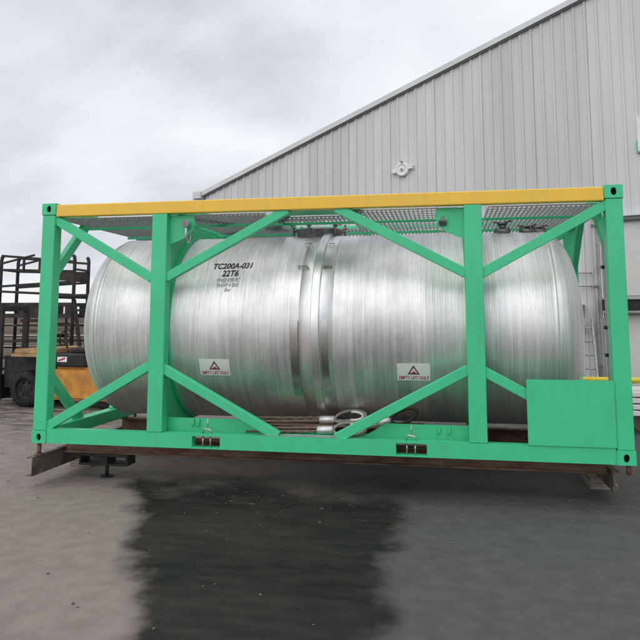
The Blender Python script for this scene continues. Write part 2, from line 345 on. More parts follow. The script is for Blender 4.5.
def wpt(s, d, z): 
    v = Vector((s, d, z)); v.rotate(Matrix.Rotation(rzw, 3, 'Z')); return Bp + v

# round white fitting with side brackets high on the wall
o = empty('wall_bell', wpt(-3.73, -0.03, G+4.41), rzw); tag(o, 'round white bell fitting with two side brackets high on ribbed wall', 'wall bell'); o.scale = (0.78, 0.9, 0.78)
q = bmesh.new(); pr = [(0.0,0.19),(0.03,0.195),(0.055,0.18),(0.065,0.15),(0.05,0.13),(0.045,0.03),(0.07,0.028),(0.07,0.0005)]
lathe_x(q, pr, 40); q.transform(Matrix.Rotation(-math.pi/2, 4, 'Z')); link('dish', q, 'white', o, True)
q = bmesh.new(); box(q, -0.30, -0.17, -0.055, 0.0, -0.09, 0.02, 0.008); link('bracket', q, 'white', o)
q = bmesh.new(); box(q, 0.17, 0.31, -0.055, 0.0, -0.01, 0.10, 0.008); link('bracket', q, 'white', o)
q = bmesh.new(); cyl(q, (0.0,-0.03,0.2), (0.0,-0.09,0.2), 0.03, 14); link('knob', q, 'pipegrey', o)
q = bmesh.new(); cyl(q, (0.0,-0.06,0.0), (0.0,-0.085,0.0), 0.022, 14); link('centre_bolt', q, 'darksteel', o)

# white sign board at the right edge of the picture
o = empty('wall_sign', wpt(0.76, -0.03, G+4.25), rzw); tag(o, 'white board with teal edge on upper wall at right picture edge', 'sign')
B('board', 0, 1.1, -0.05, 0.0, 0.0, 0.62, 'white', o, 0.006); B('edge_band', -0.02, -0.002, -0.052, 0.0, -0.02, 0.2, 'teal', o, 0.003)
B('lower_band', -0.002, 1.1, -0.052, 0.0, -0.03, -0.003, 'teal', o, 0.003)

# ------------------------------------------------------------------ things by the wall on the right
o = empty('ladder', (3.72, 5.45, 0)); tag(o, 'aluminium ladder with narrow rungs leaning on ribbed wall behind the tank', 'ladder')
LA, LB = (Vector((-0.10,0,0)), Vector((0.05,0.62,1.75))), (Vector((0.16,0,0)), Vector((0.19,0.62,1.75)))
for a, b_ in (LA, LB):
    q = bmesh.new(); bar(q, a, b_, 0.03, 0.06, (0,1,0)); link('stile', q, 'galv', o)
for i in range(7):
    f = (0.2 + i*0.23)/1.75
    q = bmesh.new(); cyl(q, LA[0].lerp(LA[1], f), LB[0].lerp(LB[1], f), 0.015, 10); link('rung', q, 'galv', o)
o = empty('wall_bracket', wpt(-0.34, -0.02, G+1.52), rzw); tag(o, 'small grey bracket shelf on the ribbed wall above the ladder', 'bracket')
B('plate', -0.16, 0.1, -0.32, 0.0, 0, 0.03, 'pipegrey', o, 0.004); B('stay', -0.03, 0.0, -0.3, 0.0, -0.16, -0.002, 'pipegrey', o, 0.004)
o = empty('hanging_bottle', wpt(-0.50, -0.22, G+1.24), rzw); tag(o, 'lime green bottle hanging on wall beside ladder top', 'bottle')
q = bmesh.new(); tube(q, [(0,0,0),(0,0,0.02),(0,0,0.16),(0,0,0.21),(0,0,0.235),(0,0,0.25)], [0.05,0.062,0.062,0.03,0.026,0.026], 18); link('body', q, 'lime', o)
q = bmesh.new(); cyl(q, (0,0,0.251), (0,0,0.29), 0.018); link('neck', q, 'black', o)
o = empty('wall_box', wpt(-0.33, -0.01, G+1.08), rzw); tag(o, 'small white electrical box on the wall behind the ladder', 'electrical box')
B('case', -0.07, 0.09, -0.14, 0, 0, 0.2, 'white', o, 0.01); B('lid', -0.06, 0.08, -0.156, -0.141, 0.01, 0.19, 'pipegrey', o, 0.004); 
for i, z in enumerate((1.88, 2.12)):
    o = tag(link('wall_rail', tube(bmesh.new(), [wpt(-0.75, -0.01, G+z), wpt(-0.75, -0.10, G+z), wpt(-0.12, -0.10, G+z), wpt(-0.12, -0.01, G+z)], 0.012, 8), 'pipegrey'),
            'thin %s grey rail fixed across ribbed wall above the ladder' % ('lower','upper')[i], 'rail', 'thin rails on the wall')
o = empty('safety_barrier', (3.1, 4.6, 0)); tag(o, 'yellow tubular safety barrier running along wall at right', 'barrier')
q = bmesh.new(); cyl(q, (0,0,G+0.355), (4.2,0.1,G+0.355), 0.045); link('rail', q, 'yrail', o)
for x in (0.35, 2.2, 4.0):
    q = bmesh.new(); cyl(q, (x,0.02,0), (x,0.02,G+0.32), 0.04); link('post', q, 'yrail', o); B('base_plate', x-0.1, x+0.1, -0.08, 0.12, 0, 0.012, 'yrail', o, 0.002)
for i in range(4):
    o = empty('white_panel', (4.12 + 0.02*(i % 2), 4.95, 0.28 + i*0.095)); nm = ('lowest','second','third','topmost')[i]
    tag(o, 'white flat panel bundle below yellow barrier, %s in its stack' % nm, 'panel', 'white panels stacked by the wall')
    B('panel', 0, 2.2, -0.45, 0.45, 0, 0.075, 'white', o, 0.01)
    for x in (0.35, 1.6): B('strap', x, x+0.03, -0.453, 0.453, -0.003, 0.078, 'pipegrey', o, 0)
for i, x in enumerate((4.3, 5.9)):
    tag(B('bearer', 0, 0.12, -0.5, 0.5, 0, 0.28, 'wood', None, 0.01, loc=(x, 4.95, 0)), '%s timber bearer carrying white panels by wall' % ('left','right')[i], 'bearer', 'timber bearers under the white panels')

# ------------------------------------------------------------------ left background: timber stack, rack, forklift
ts = empty('timber_stack', (-10.6, 10.3, 0), R(8)); tag(ts, 'stack of grey weathered timber baulks behind the forklift', 'timber stack')
mesh_t = None
for lay in range(6):
    z = 0.12 + lay*0.295
    for x in (-3.2, -0.9, 1.4, 3.2): 
        B('sticker', x-0.05, x+0.05, -0.55, 0.55, z-0.075, z-0.002, 'wood', ts, 0.004)
    for j in range(4):
        l0 = -3.8 + random.uniform(-.25, .2); l1 = 3.7 + random.uniform(-.3, .3)
        o = B('baulk', l0, l1, -0.13, 0.13, 0, 0.212, 'wood', ts, 0.018); o.location = (0, -0.42+j*0.275+random.uniform(-.012,.012), z)

rk = empty('steel_rack', (-8.25, 8.2, 0), R(3)); tag(rk, 'tall black steel rack frame with cross bars standing behind forklift', 'rack')
XL, XR, ZT = -0.95, 0.93, G+2.78
for x in (XL, XR):
    for y in (-0.35, 0.35):
        q = bmesh.new(); tube(q, [(x,y,0),(x,y,ZT-0.12),(x*0.985,y,ZT-0.03),(x*0.95,y,ZT)], 0.042, 12); link('post', q, 'rack', rk)
for y in (-0.35, 0.35):
    for z0, z1 in ((G+2.79, G+2.63), (G+2.45, G+2.40), (G+2.05, G+2.16), (G+1.93, G+1.84)):
        q = bmesh.new(); bar(q, (XL, y, z0+0.0), (XR, y, z1), 0.055, 0.05); link('cross_bar', q, 'rack', rk)
    q = bmesh.new(); bar(q, (XL, y, G+2.60), (-0.1, y, G+2.80), 0.045, 0.045); link('cross_bar', q, 'rack', rk)
    q = bmesh.new(); bar(q, (-0.35, y-0.03, G+2.42), (-0.35, y-0.03, G+2.76), 0.05, 0.05); link('upright', q, 'rack', rk)
    # lower band with window openings
    q = bmesh.new()
    zl, zh = G+1.30, G+1.66; ops = [(-0.85,-0.42),(0.30,0.46),(0.58,0.74)]
    box(q, XL, XR, y-0.03, y+0.03, zl, zl+0.10, 0.003); box(q, XL, XR, y-0.03, y+0.03, zh-0.09, zh, 0.003)
    xe = XL
    for a, b_ in ops + [(XR, XR)]:
        box(q, xe, a, y-0.027, y+0.027, zl+0.10, zh-0.09, 0); xe = b_
    link('band_plate', q, 'rack', rk)
    for z in (G+1.12, G+0.75, G+0.35, 0.12):
        q = bmesh.new(); bar(q, (XL, y, z), (XR, y, z), 0.05, 0.05); link('cross_bar', q, 'rack', rk)
    B('panel', 0.40, XR, y-0.02, y+0.02, G+2.18, G+2.42, 'rack', rk, 0.003)
    for x in (0.12, 0.42): B('upright', x-0.035, x+0.035, y-0.045, y-0.0305, 0.15, G+1.65, 'rack', rk, 0.004)
for x in (XL, XR):
    for z in (G+2.45, G+1.48, G+0.35):
        q = bmesh.new(); bar(q, (x, -0.35, z), (x, 0.35, z), 0.05, 0.05, (0,0,1)); link('side_bar', q, 'rack', rk)
for z in (G+0.55, G+0.95, G+1.2):
    B('stored_bar', -0.55, 0.2, -0.1, 0.0, z, z+0.07, 'rust', rk, 0.006)

fk = empty('forklift', (-6.13, 6.0, 0), R(-6)); tag(fk, 'orange and black forklift truck parked behind the left end of frame', 'forklift')
# runs along local x, mast at -x
q = bmesh.new(); prism(q, [(-0.28,0.16),(1.2,0.16),(1.42,0.30),(1.46,0.62),(1.30,0.80),(-0.10,0.80),(-0.12,0.45),(-0.28,0.40)], 'y', -0.45, 0.52)
bmesh.ops.bevel(q, geom=list(q.edges), offset=0.05, segments=3, affect='EDGES'); link('counterweight', q, 'orange', fk)
q = bmesh.new(); box(q, -0.08, 0.62, -0.50, 0.56, 0.805, 1.06, 0.035); cb = link('engine_cover', q, 'black', fk)
B('badge', 0.02, 0.24, -0.509, -0.501, 0.90, 1.0, 'white', cb, 0.002); 
q = bmesh.new(); bar(q, (0.05,-0.512,0.925), (0.2,-0.512,0.975), 0.03, 0.004, (0,1,0), 0); link('badge_stripe', q, 'red', cb)
q = bmesh.new(); box(q, 0.10, 0.55, -0.25, 0.25, 1.062, 1.16, 0.03); box(q, 0.45, 0.58, -0.25, 0.25, 1.15, 1.5, 0.04); link('seat', q, 'black', fk)
q = bmesh.new(); prism(q, [(-1.00,1.05),(-0.12,1.05),(-0.12,1.15),(-0.35,1.17),(-0.96,1.14)], 'y', -0.56, 0.56); bmesh.ops.bevel(q, geom=list(q.edges), offset=0.015, segments=2, affect='EDGES')
fe = link('front_fender', q, 'tan', fk); B('step_board', -1.02, -0.14, -0.58, -0.561, 0.99, 1.05, 'tan', fe, 0.004)
B('chassis', -1.44, -0.29, -0.28, 0.36, 0.34, 0.99, 'black', fk, 0.02)
def wheel(x, y, r, wd):
    q = bmesh.new(); lathe_x(q, [(-wd/2, r*0.62), (-wd/2, r*0.9), (-wd*0.36, r), (wd*0.36, r), (wd/2, r*0.9), (wd/2, r*0.62), (wd*0.3, r*0.58), (-wd*0.3, r*0.58), (-wd/2, r*0.62)], 48)
    for k in range(22):
        a = 2*math.pi*k/22; t = bmesh.new(); box(t, -wd*0.42, wd*0.42, -0.025, 0.025, r-0.006, r+0.014); t.transform(Matrix.Rotation(a, 4, 'X')); merge(q, t)
    q.transform(Matrix.Translation((x, y, r+0.014)) @ Matrix.Rotation(math.pi/2, 4, 'Z')); o = link('wheel', q, 'rubber', fk)
    q = bmesh.new(); lathe_x(q, [(-wd*0.32, 0.0005), (-wd*0.36, r*0.25), (-wd*0.28, r*0.3), (-wd*0.24, r*0.52), (-wd*0.36, r*0.6), (wd*0.3, r*0.6), (wd*0.3, 0.0005)], 36)
    for k in range(6):
        a = 2*math.pi*k/6; cyl(q, (-wd*0.40, r*0.4*math.cos(a), r*0.4*math.sin(a)), (-wd*0.26, r*0.4*math.cos(a), r*0.4*math.sin(a)), 0.018, 8)
    q.transform(Matrix.Translation((x, y, r+0.014)) @ Matrix.Rotation(math.pi/2, 4, 'Z')); link('rim', q, 'black', o, True)
wheel(-0.70, -0.42, 0.345, 0.26); wheel(-0.70, 0.48, 0.345, 0.26); wheel(1.05, -0.30, 0.25, 0.2); wheel(1.05, 0.38, 0.25, 0.2)
for y in (-0.48, 0.5):
    q = bmesh.new(); bar(q, (-0.18, y, 0.95), (-0.40, y, 2.15), 0.06, 0.06); link('guard_post', q, 'black', fk)
    q = bmesh.new(); bar(q, (0.98, y, 0.78), (0.92, y, 2.15), 0.06, 0.06); link('guard_post', q, 'black', fk)
    q = bmesh.new(); box(q, -1.56, -1.44, y*0.75-0.04, y*0.75+0.04, 0.08, 2.05, 0.006); link('mast_channel', q, 'black', fk)
    B('fork', -2.56, -1.58, y*0.6-0.05, y*0.6+0.05, 0.06, 0.10, 'black', fk, 0.004)
q = bmesh.new()
for x in (-0.42, -0.1, 0.2, 0.5, 0.9): bar(q, (x, -0.5, 2.17), (x, 0.52, 2.17), 0.05, 0.03, (0,0,1))
for y in (-0.48, 0.5): bar(q, (-0.42, y, 2.2), (0.92, y, 2.2), 0.05, 0.05)
link('overhead_guard', q, 'black', fk)
q = bmesh.new(); tube(q, [(-0.12,0,1.05),(-0.2,0,1.35)], 0.02); tube(q, [(-0.2+0.16*math.sin(a)*0.3-0.0, 0.17*math.cos(a), 1.36+0.16*math.sin(a)) for a in [2*math.pi*k/24 for k in range(24)]], 0.014, 8, closed=True); link('steering_wheel', q, 'black', fk)
B('mast_crossbar', -1.55, -1.45, -0.36, 0.37, 1.9, 2.0, 'black', fk, 0.004); B('fork_carriage', -1.62, -1.565, -0.5, 0.52, 0.1, 0.6, 'black', fk, 0.004)

# ------------------------------------------------------------------ support frame under the container
sf = empty('support_frame', (0, 0, 0)); tag(sf, 'rusty steel beam frame carrying the green container', 'support frame')
def channel_y(bm, x, y0, y1, z0, z1, side, t=0.012, fl=0.07):
    box(bm, min(x, x+side*t), max(x, x+side*t), y0, y1, z0, z1, 0.002)
    for a, b_ in ((z0, z0+t), (z1-t, z1)): box(bm, *sorted((x+side*(t+0.0), x+side*fl)), y0, y1, a, b_, 0.002)
q = bmesh.new(); channel_y(q, -2.96, -0.06, 2.5, G-0.33, G-0.135, -1); link('cross_beam', q, 'rustgrey', sf)
q = bmesh.new(); channel_y(q, 2.90, 0.40, 2.5, G-0.33, G-0.135, 1); link('cross_beam', q, 'rustgrey', sf)
for y in (0.50, 1.84):
    q = bmesh.new(); x0, x1 = -2.945, 2.885; zt, zb = G-0.004, G-0.188
    box(q, x0, x1, y+0.06, y+0.075, zb+0.014, zt-0.014, 0); box(q, x0, x1, y, y+0.14, zt-0.014, zt, 0.002); box(q, x0, x1, y, y+0.14, zb, zb+0.014, 0.002)
    link('long_beam', q, 'rust', sf)
for x in (-2.97, 2.97):
    for y in (0.085, 2.35):
        zp = G-0.134 if (x < 0 or y > 1) else G-0.09
        q = bmesh.new(); cyl(q, (x, y-0.02, zp), (x, y-0.02, G-0.004), 0.022, 14)
        if x < 0 or y > 1: cyl(q, (x, y-0.02, zp), (x, y-0.02, zp+0.019), 0.045, 14)
        link('twist_lock_pin', q, 'rust', sf)
for x, ys_ in ((-2.44, (0.57, 1.91)), (2.45, (1.91,))):
    for y in ys_:
        q = bmesh.new()
        hw = 0.29 if x < 0 else 0.12
        for zz, hh in ((G-0.212, 0.022), (G-0.31, 0.022)): box(q, x-hw, x+hw, y-0.11, y+0.11, zz, zz+hh, 0.003)
        for xx in ((-0.29, -0.05, 0.27) if x < 0 else (-0.05,)): box(q, x+xx, x+xx+(0.1 if xx == -0.05 else 0.02), y-0.10, y+0.10, G-0.288, G-0.2125, 0.0)
        cyl(q, (x, y, 0.016), (x, y, G-0.31), 0.022, 12); cyl(q, (x, y, 0.0), (x, y, 0.016), 0.07, 20)
        link('support_foot', q, 'black', sf)

for x, nm in ((-3.0, 'left'), (2.94, 'right')):
    q = bmesh.new(); box(q, -0.14, 0.14, -0.28, 0.28, 0, 0.06, 0.008); box(q, -0.13, 0.12, -0.26, 0.25, 0.062, G-0.331, 0.006)
    tag(link('timber_packing', q, 'wood', None, loc=(x, 1.25, 0)), 'timber packing block under the rusty cross beam at %s end' % nm, 'packing block', 'packing blocks under the beams')

# ------------------------------------------------------------------ tank container
tcn = empty('tank_container', (0, 0, G)); tag(tcn, 'stainless steel tank in green and yellow container frame', 'tank container')
W2, D, H = 3.029, 2.438, 2.591
def casting(x, y, z, fx, fy):
    """corner casting with an oval hole in its long side; fx, fy = outward signs"""
    X, Yd, Z = 0.17, 0.16, 0.13; q = bmesh.new(); n = 32
    yo = 0.0                                                     # outer face, inward is +
    rect = []; ov = []
    for k in range(n):
        a = 2*math.pi*k/n + math.pi/n; c, s_ = math.cos(a), math.sin(a); m_ = max(abs(c)/(X/2), abs(s_)/(Z/2)); rect.append((c/m_, s_/m_))
        ov.append((0.027*c, 0.038*s_))
    for k in range(n):                                           # snap nearest to the four corners
        pass
    for cx, cz in ((1,1),(-1,1),(-1,-1),(1,-1)):
        i = min(range(n), key=lambda j: (rect[j][0]-cx*X/2)**2 + (rect[j][1]-cz*Z/2)**2); rect[i] = (cx*X/2, cz*Z/2)
    r0 = [q.verts.new((a*0.965, yo, b_*0.955)) for a, b_ in rect]; r1 = [q.verts.new((a, yo+0.008, b_)) for a, b_ in rect]; r2 = [q.verts.new((a, yo+Yd, b_)) for a, b_ in rect]
    h0 = [q.verts.new((a, yo, b_)) for a, b_ in ov]; h1 = [q.verts.new((a, yo+0.03, b_)) for a, b_ in ov]; h2 = [q.verts.new((a*1.3, yo+0.10, b_*1.15)) for a, b_ in ov]
    for A, Bb, mi in ((h0, r0, 0), (r0, r1, 0), (r1, r2, 0), (h1, h0, 0), (h2, h1, 1)):
        for k in range(n): f = q.faces.new((A[k], A[(k+1) % n], Bb[(k+1) % n], Bb[k])); f.material_index = mi
    q.faces.new(r2); f = q.faces.new(h2); f.material_index = 1  # inner hole faces coloured black to paint in the shade of the recess
    q.transform(Matrix.Translation((x - fx*X/2, 0, z)) @ Matrix.Identity(4))
    if fy > 0: q.transform(Matrix.Scale(-1, 4, (0,1,0))); q.transform(Matrix.Translation((0, y, 0)))
    else: q.transform(Matrix.Translation((0, y, 0)))
    return link('corner_casting', q, ['green', 'ink'], tcn)
for fx in (-1, 1):
    for y, fy in ((0, -1), (D, 1)):
        casting(fx*W2, y, 0.065, fx, fy); casting(fx*W2, y, H-0.065, fx, fy)
def side(y, s_):                                                 # s_: +1 going inwards from the face y
    return lambda a, b_: tuple(sorted((y + s_*a, y + s_*b_)))
for front, (y, s_) in ((1, (0, 1)), (0, (D, -1))):
    Yr = side(y, s_)
    for fx in (-1, 1):
        xa, xb = sorted((fx*2.868, fx*3.022)); B('corner_post', xa, xb, *Yr(0.008, 0.15), 0.131, H-0.131, 'green', tcn, 0.010)
    if front:
        B('top_rail', -2.858, 2.858, *Yr(0.006, 0.10), 2.440, 2.574, 'yellow', tcn, 0.010)
        # bottom rail with two pocket openings
        q = bmesh.new(); xs = [-2.858, -1.222, -0.922, 0.857, 1.153, 2.858]; y0, y1 = Yr(0.012, 0.112)
        for a, b_ in ((0,1),(2,3),(4,5)): box(q, xs[a], xs[b_], y0, y1, 0.004, 0.153, 0)
        for a, b_ in ((1,2),(3,4)): box(q, xs[a], xs[b_], y0, y1, 0.129, 0.153, 0); box(q, xs[a], xs[b_], y0, y1, 0.004, 0.019, 0)
        br_ = link('bottom_rail', q, 'green', tcn)
        for c in (-1.072, 1.005):
            for dx_ in (-0.045, 0.035): q = bmesh.new(); cyl(q, (c+dx_, 0.05, 0.019), (c+dx_, 0.05, 0.129), 0.008, 10); link('pocket_bar', q, 'steel', br_)
            q = bmesh.new(); tube(q, [(c-0.05,0.055,0.154),(c-0.03,0.055,0.20),(c+0.03,0.055,0.19),(c+0.05,0.055,0.154)], 0.009, 8); cyl(q, (c,0.06,0.2),(c,0.06,0.30),0.005,8); link('latch_wire', q, 'steel', br_)
        B('rail_lip', -0.5, 0.30, 0.02, 0.112, 0.1545, 0.160, 'galv', br_, 0.001)
    else:
        B('top_rail', -2.858, 2.858, *Yr(0.01, 0.07), 2.52, 2.578, 'green', tcn, 0.006)
        B('bottom_rail', -2.858, 2.858, *Yr(0.012, 0.112), 0.004, 0.153, 'green', tcn, 0.006)
    for fx in (-1, 1):
        xa, xb = sorted((fx*1.552, fx*1.722)); B('mid_post', xa, xb, *Yr(0.010, 0.14), 0.1535, 2.4395 if front else 2.5195, 'green', tcn, 0.008)
    dg = [((-2.88,2.41),(-1.72,1.747)), ((-1.56,1.755),(-0.235,2.452)), ((0.275,2.452),(1.56,1.765)), ((1.71,1.765),(2.88,2.405)),
          ((-2.88,0.168),(-1.72,0.832)), ((-1.60,0.818),(-0.325,0.148)), ((0.265,0.148),(1.56,0.836)), ((1.71,0.818),(2.86,0.20))]
    ym = y + s_*0.065
    for (a, b_), (c, d) in dg:
        q = bmesh.new(); bar(q, (a, ym, b_), (c, ym, d), 0.095, 0.075, (0,1,0), 0.006)
        db = link('diagonal_brace', q, 'green', tcn)
        if front:
            for xj in (-2.866, -1.724, -1.550, 1.550, 1.724, 2.866):
                if min(a, c) - 0.02 < xj < max(a, c) + 0.02 and not (xj > 2.8 and b_ < 1):
                    zj = b_ + (d-b_)*(xj-a)/(c-a); rw = random.Random(int(xj*1000)+int(zj*100)); hl = 0.052
                    q = bmesh.new(); tube(q, [(xj + rw.uniform(-.002,.002), 0.0265 + rw.uniform(-.001,.001), zj - hl + 2*hl*k/13) for k in range(14)], [0.006 + 0.0018*(k % 2) for k in range(14)], 6); link('weld_bead', q, 'green', db)
# plate closing the lower right corner of the long side
q = bmesh.new(); prism(q, [(2.088,0.1545),(2.866,0.1545),(2.866,0.757),(2.088,0.757)], 'y', -0.001, 0.0075); link('side_plate', q, 'green', tcn)
# inner base plates behind the bottom rail
for sx in (-1, 1):
    pts = [(sx*1.60,0.10),(sx*0.44,0.10),(sx*0.75,0.283),(sx*1.60,0.283)]
    q = bmesh.new(); prism(q, pts, 'y', 0.19, 0.205); bp_ = link('base_plate', q, 'green', tcn)
    for a in (1.21, 1.27) if sx < 0 else (1.27, 1.37):
        q = bmesh.new(); tube(q, [(sx*a,0.185,0.27),(sx*a,0.165,0.25),(sx*a,0.165,0.215),(sx*a-0.02,0.17,0.205)], 0.009, 8); link('hook', q, 'green', bp_)
# ends
for fx in (-1, 1):
    xa, xb = sorted((fx*2.875, fx*3.015)); 
    B('end_top_rail', xa, xb, 0.161, D-0.161, 2.45, 2.575, 'green', tcn, 0.008); B('end_bottom_rail', xa, xb, 0.161, D-0.161, 0.006, 0.15, 'green', tcn, 0.008)
    xm = fx*2.945
    for s_, y in ((1, 0), (-1, D)):
        for z0, z1 in ((1.80, 2.47), (0.72, 0.13)):
            if fx < 0 and s_ < 0 and z0 > 1: continue
            q = bmesh.new(); bar(q, (xm, y+s_*0.13, z0), (xm, y+s_*0.82, z1), 0.105, 0.07, (1,0,0), 0.005); link('end_brace', q, 'green', tcn)
q = bmesh.new(); box(q, 2.872, 2.884, 0.17, 0.25, 0.30, 2.08, 0.002); st = link('end_strip', q, 'galv', tcn)
for z in (1.82, 1.24, 0.98): 
    q = bmesh.new(); cyl(q, (2.871,0.2,z),(2.845,0.2,z),0.018,10); link('strip_bolt', q, 'black', st)
# transverse bulkheads with round cut-out and lifting lugs at the mid posts
YC, ZC, TR = D/2, 1.23, 1.06
for sx in (-1, 1):
    x0 = sx*1.60
    q = bmesh.new(); n = 72; y0, y1, z0, z1 = 0.142, D-0.142, 0.16, 2.40
    def rp(a):
        c, s_ = math.cos(a), math.sin(a); hy = (y1-y0)/2; t = min(hy/max(abs(c),1e-6), ((z1-ZC) if s_ > 0 else (ZC-z0))/max(abs(s_),1e-6)); return (YC + c*t, ZC + s_*t)
    ci, ro = [], []
    for k in range(n):
        a = 2*math.pi*k/n; hy = (y1-y0)/2
        p = rp(a); pc = (YC + (TR-0.006)*math.cos(a), ZC + (TR-0.006)*math.sin(a)); 
        if (p[0]-YC)**2 + (p[1]-ZC)**2 < TR*TR: p = (YC + TR*1.012*math.cos(a), ZC + TR*1.012*math.sin(a))
        ci.append(pc); ro.append(p)
    for tgt in ((y0,z0),(y1,z0),(y1,z1),(y0,z1)):
        i = min(range(n), key=lambda j: (ro[j][0]-tgt[0])**2 + (ro[j][1]-tgt[1])**2); ro[i] = tgt
    Ls = []
    for t in (-0.008, 0.008): Ls.append(([q.verts.new((x0+t, *c)) for c in ci], [q.verts.new((x0+t, *c)) for c in ro]))
    for k in range(n):
        k2 = (k+1) % n
        q.faces.new((Ls[0][0][k], Ls[0][0][k2], Ls[0][1][k2], Ls[0][1][k])); q.faces.new((Ls[1][0][k], Ls[1][1][k], Ls[1][1][k2], Ls[1][0][k2]))
        q.faces.new((Ls[0][1][k], Ls[0][1][k2], Ls[1][1][k2], Ls[1][1][k])); q.faces.new((Ls[0][0][k2], Ls[0][0][k], Ls[1][0][k], Ls[1][0][k2]))
    link('bulkhead', q, 'green', tcn)
    for y in (0.085, D-0.10):
        pts = [(sx*1.552,2.11),(sx*1.552,2.425),(sx*1.29,2.425),(sx*1.265,2.34),(sx*1.30,2.25),(sx*1.38,2.18)] 
        q = bmesh.new(); prism(q, pts, 'y', y, y+0.02); lg = link('lifting_lug', q, 'green', tcn)
        q = bmesh.new(); cyl(q, (sx*1.345,y-0.012,2.325),(sx*1.345,y+0.032,2.325),0.05,24); link('lug_boss', q, 'green', lg)
    # little ring saddle flange hugging the shell beside the bulkhead
    q = bmesh.new(); pr = [(x0-sx*0.008, TR+0.001),(x0-sx*0.008, TR+0.03),(x0-sx*0.05, TR+0.03),(x0-sx*0.05, TR+0.001)]; lathe_x(q, pr, 96, YC, ZC, R(-75), R(75), smooth=False)
    link('saddle_strip', q, 'green', tcn)
# roof level bars and walkway gratings
for y, z in ((0.75, 2.395), (1.75, 2.395)):
    B('walkway_bar', -2.87, 2.87, y-0.015, y+0.015, z-0.014, z+0.014, 'green', tcn, 0.003)
for x in (-1.64, 1.64): B('roof_cross_bar', x-0.05, x+0.05, 0.145, D-0.145, 2.405, 2.50, 'green', tcn, 0.005)
for (a, b_), (c, d) in (((-1.50,0.2),(-0.55,1.6)), ((-0.25,0.2),(-0.75,1.6)), ((-1.5,1.9),(-0.6,0.9))):
    q = bmesh.new(); bar(q, (a,b_,2.475), (c,d,2.475), 0.09, 0.05, (0,0,1)); link('roof_brace', q, 'green', tcn)
B('roof_cross_plate', -0.35, 0.50, 0.14, 0.52, 2.455, 2.50, 'green', tcn, 0.004)
def grating(x0, x1, y0, y1, z, pitch=0.047):
    q = bmesh.new(); x = x0
    while x <= x1: box(q, x-0.003, x+0.003, y0, y1, z-0.016, z+0.016); x += pitch
    y = y0+0.02
    while y < y1: box(q, x0, x1, y-0.003, y+0.003, z+0.008, z+0.0195); y += 0.16
    o = link('walkway_grating', q, 'galv', tcn); o['kind'] = 'stuff'; return o
grating(1.80, 2.84, 0.20, 2.28, 2.43); grating(0.34, 1.50, 0.20, 2.28, 2.43); grating(-1.50, -0.52, 0.20, 2.28, 2.43); grating(-0.50, 0.32, 0.54, 0.84, 2.43); grating(-0.50, 0.32, 1.62, 2.28, 2.43); grating(-2.84, -1.80, 0.20, 2.28, 2.43, 0.045)

# the tank itself
prof = [(-2.45, TR-0.02), (-2.448, TR+0.004), (-2.41, TR+0.004), (-2.408, TR)]
for xs_ in (-1.78, -0.455, 0.415, 1.15, 1.86): prof += [(xs_-0.012, TR), (xs_-0.005, TR+0.0035), (xs_+0.005, TR+0.0035), (xs_+0.012, TR)]
prof += [(2.393, TR), (2.395, TR+0.004), (2.433, TR+0.004), (2.435, TR-0.02)]
tk = link('tank_shell', lathe_x(bmesh.new(), prof, 160, YC, ZC), 'inox', tcn)
for sx in (-1, 1):
    pr = []
    for k in range(25):
        t = k/24*math.pi/2; r = (TR-0.012)*math.sin(t)**0.85 if t else 0.0005; pr.append((sx*((2.434 if sx > 0 else 2.449) + 0.36*max(0.0, 1-(r/(TR-0.012))**2.4)**(1/2.0)), max(r, 0.0005)))
    link('dished_end', lathe_x(bmesh.new(), pr, 128, YC, ZC), 'inox', tk)
link('centre_band', lathe_x(bmesh.new(), [(-0.145,TR+0.001),(-0.143,TR+0.006),(0.205,TR+0.006),(0.207,TR+0.001)], 160, YC, ZC), 'inoxband', tk)
link('centre_rib', lathe_x(bmesh.new(), [(-0.018,TR+0.0062),(-0.016,TR+0.034),(-0.008,TR+0.04),(0.066,TR+0.04),(0.074,TR+0.034),(0.076,TR+0.0062)], 160, YC, ZC, smooth=False), 'inoxband', tk)
for a, b_ in ((-0.235,-0.15), (0.09,0.165)):
    q = bmesh.new(); lathe_x(q, [(a,TR+0.0065),(a+0.002,TR+0.016),(b_-0.002,TR+0.016),(b_,TR+0.0065)], 24, YC, ZC, R(-42), R(4), smooth=False); link('pad_plate', q, 'padsteel', tk)
for a, b_, an in ((-0.17,-0.10,58),(0.10,0.16,57.5),(-0.19,-0.09,36.5),(0.09,0.18,36.4)):
    q = bmesh.new(); lathe_x(q, [(a,TR+0.0062),(a,TR+0.03),(b_,TR+0.03),(b_,TR+0.0062)], 2, YC, ZC, R(an-0.6), R(an+0.6), smooth=False); link('stop_tab', q, 'darksteel', tk)
# manway with clamps
mw = bmesh.new(); cx = -0.12; Rm = Matrix.Rotation(-math.pi/2, 4, 'Y')
q = bmesh.new(); lathe_x(q, [(0,0.27),(0.10,0.27),(0.10,0.30),(0.125,0.30),(0.13,0.285),(0.145,0.20),(0.15,0.0005)], 48); q.transform(Matrix.Translation((cx, YC, 2.245)) @ Rm); link('manway', q, 'darksteel', tk)
for k in range(6):
    a = 2*math.pi*k/6 + 0.3; c = Vector((cx + 0.31*math.cos(a), YC + 0.31*math.sin(a), 2.36)); q = bmesh.new()
    cyl(q, c - Vector((0,0,0.06)), c + Vector((0,0,0.07)), 0.014, 10); cyl(q, c + Vector((0,0,0.03)), c + Vector((0,0,0.05)), 0.03, 10)
    t = Vector((-math.sin(a), math.cos(a), 0))*0.06; tube(q, [c+t+Vector((0,0,0.085)), c+Vector((0,0,0.062)), c-t+Vector((0,0,0.085))], 0.011, 8); link('clamp', q, 'darksteel', tk)
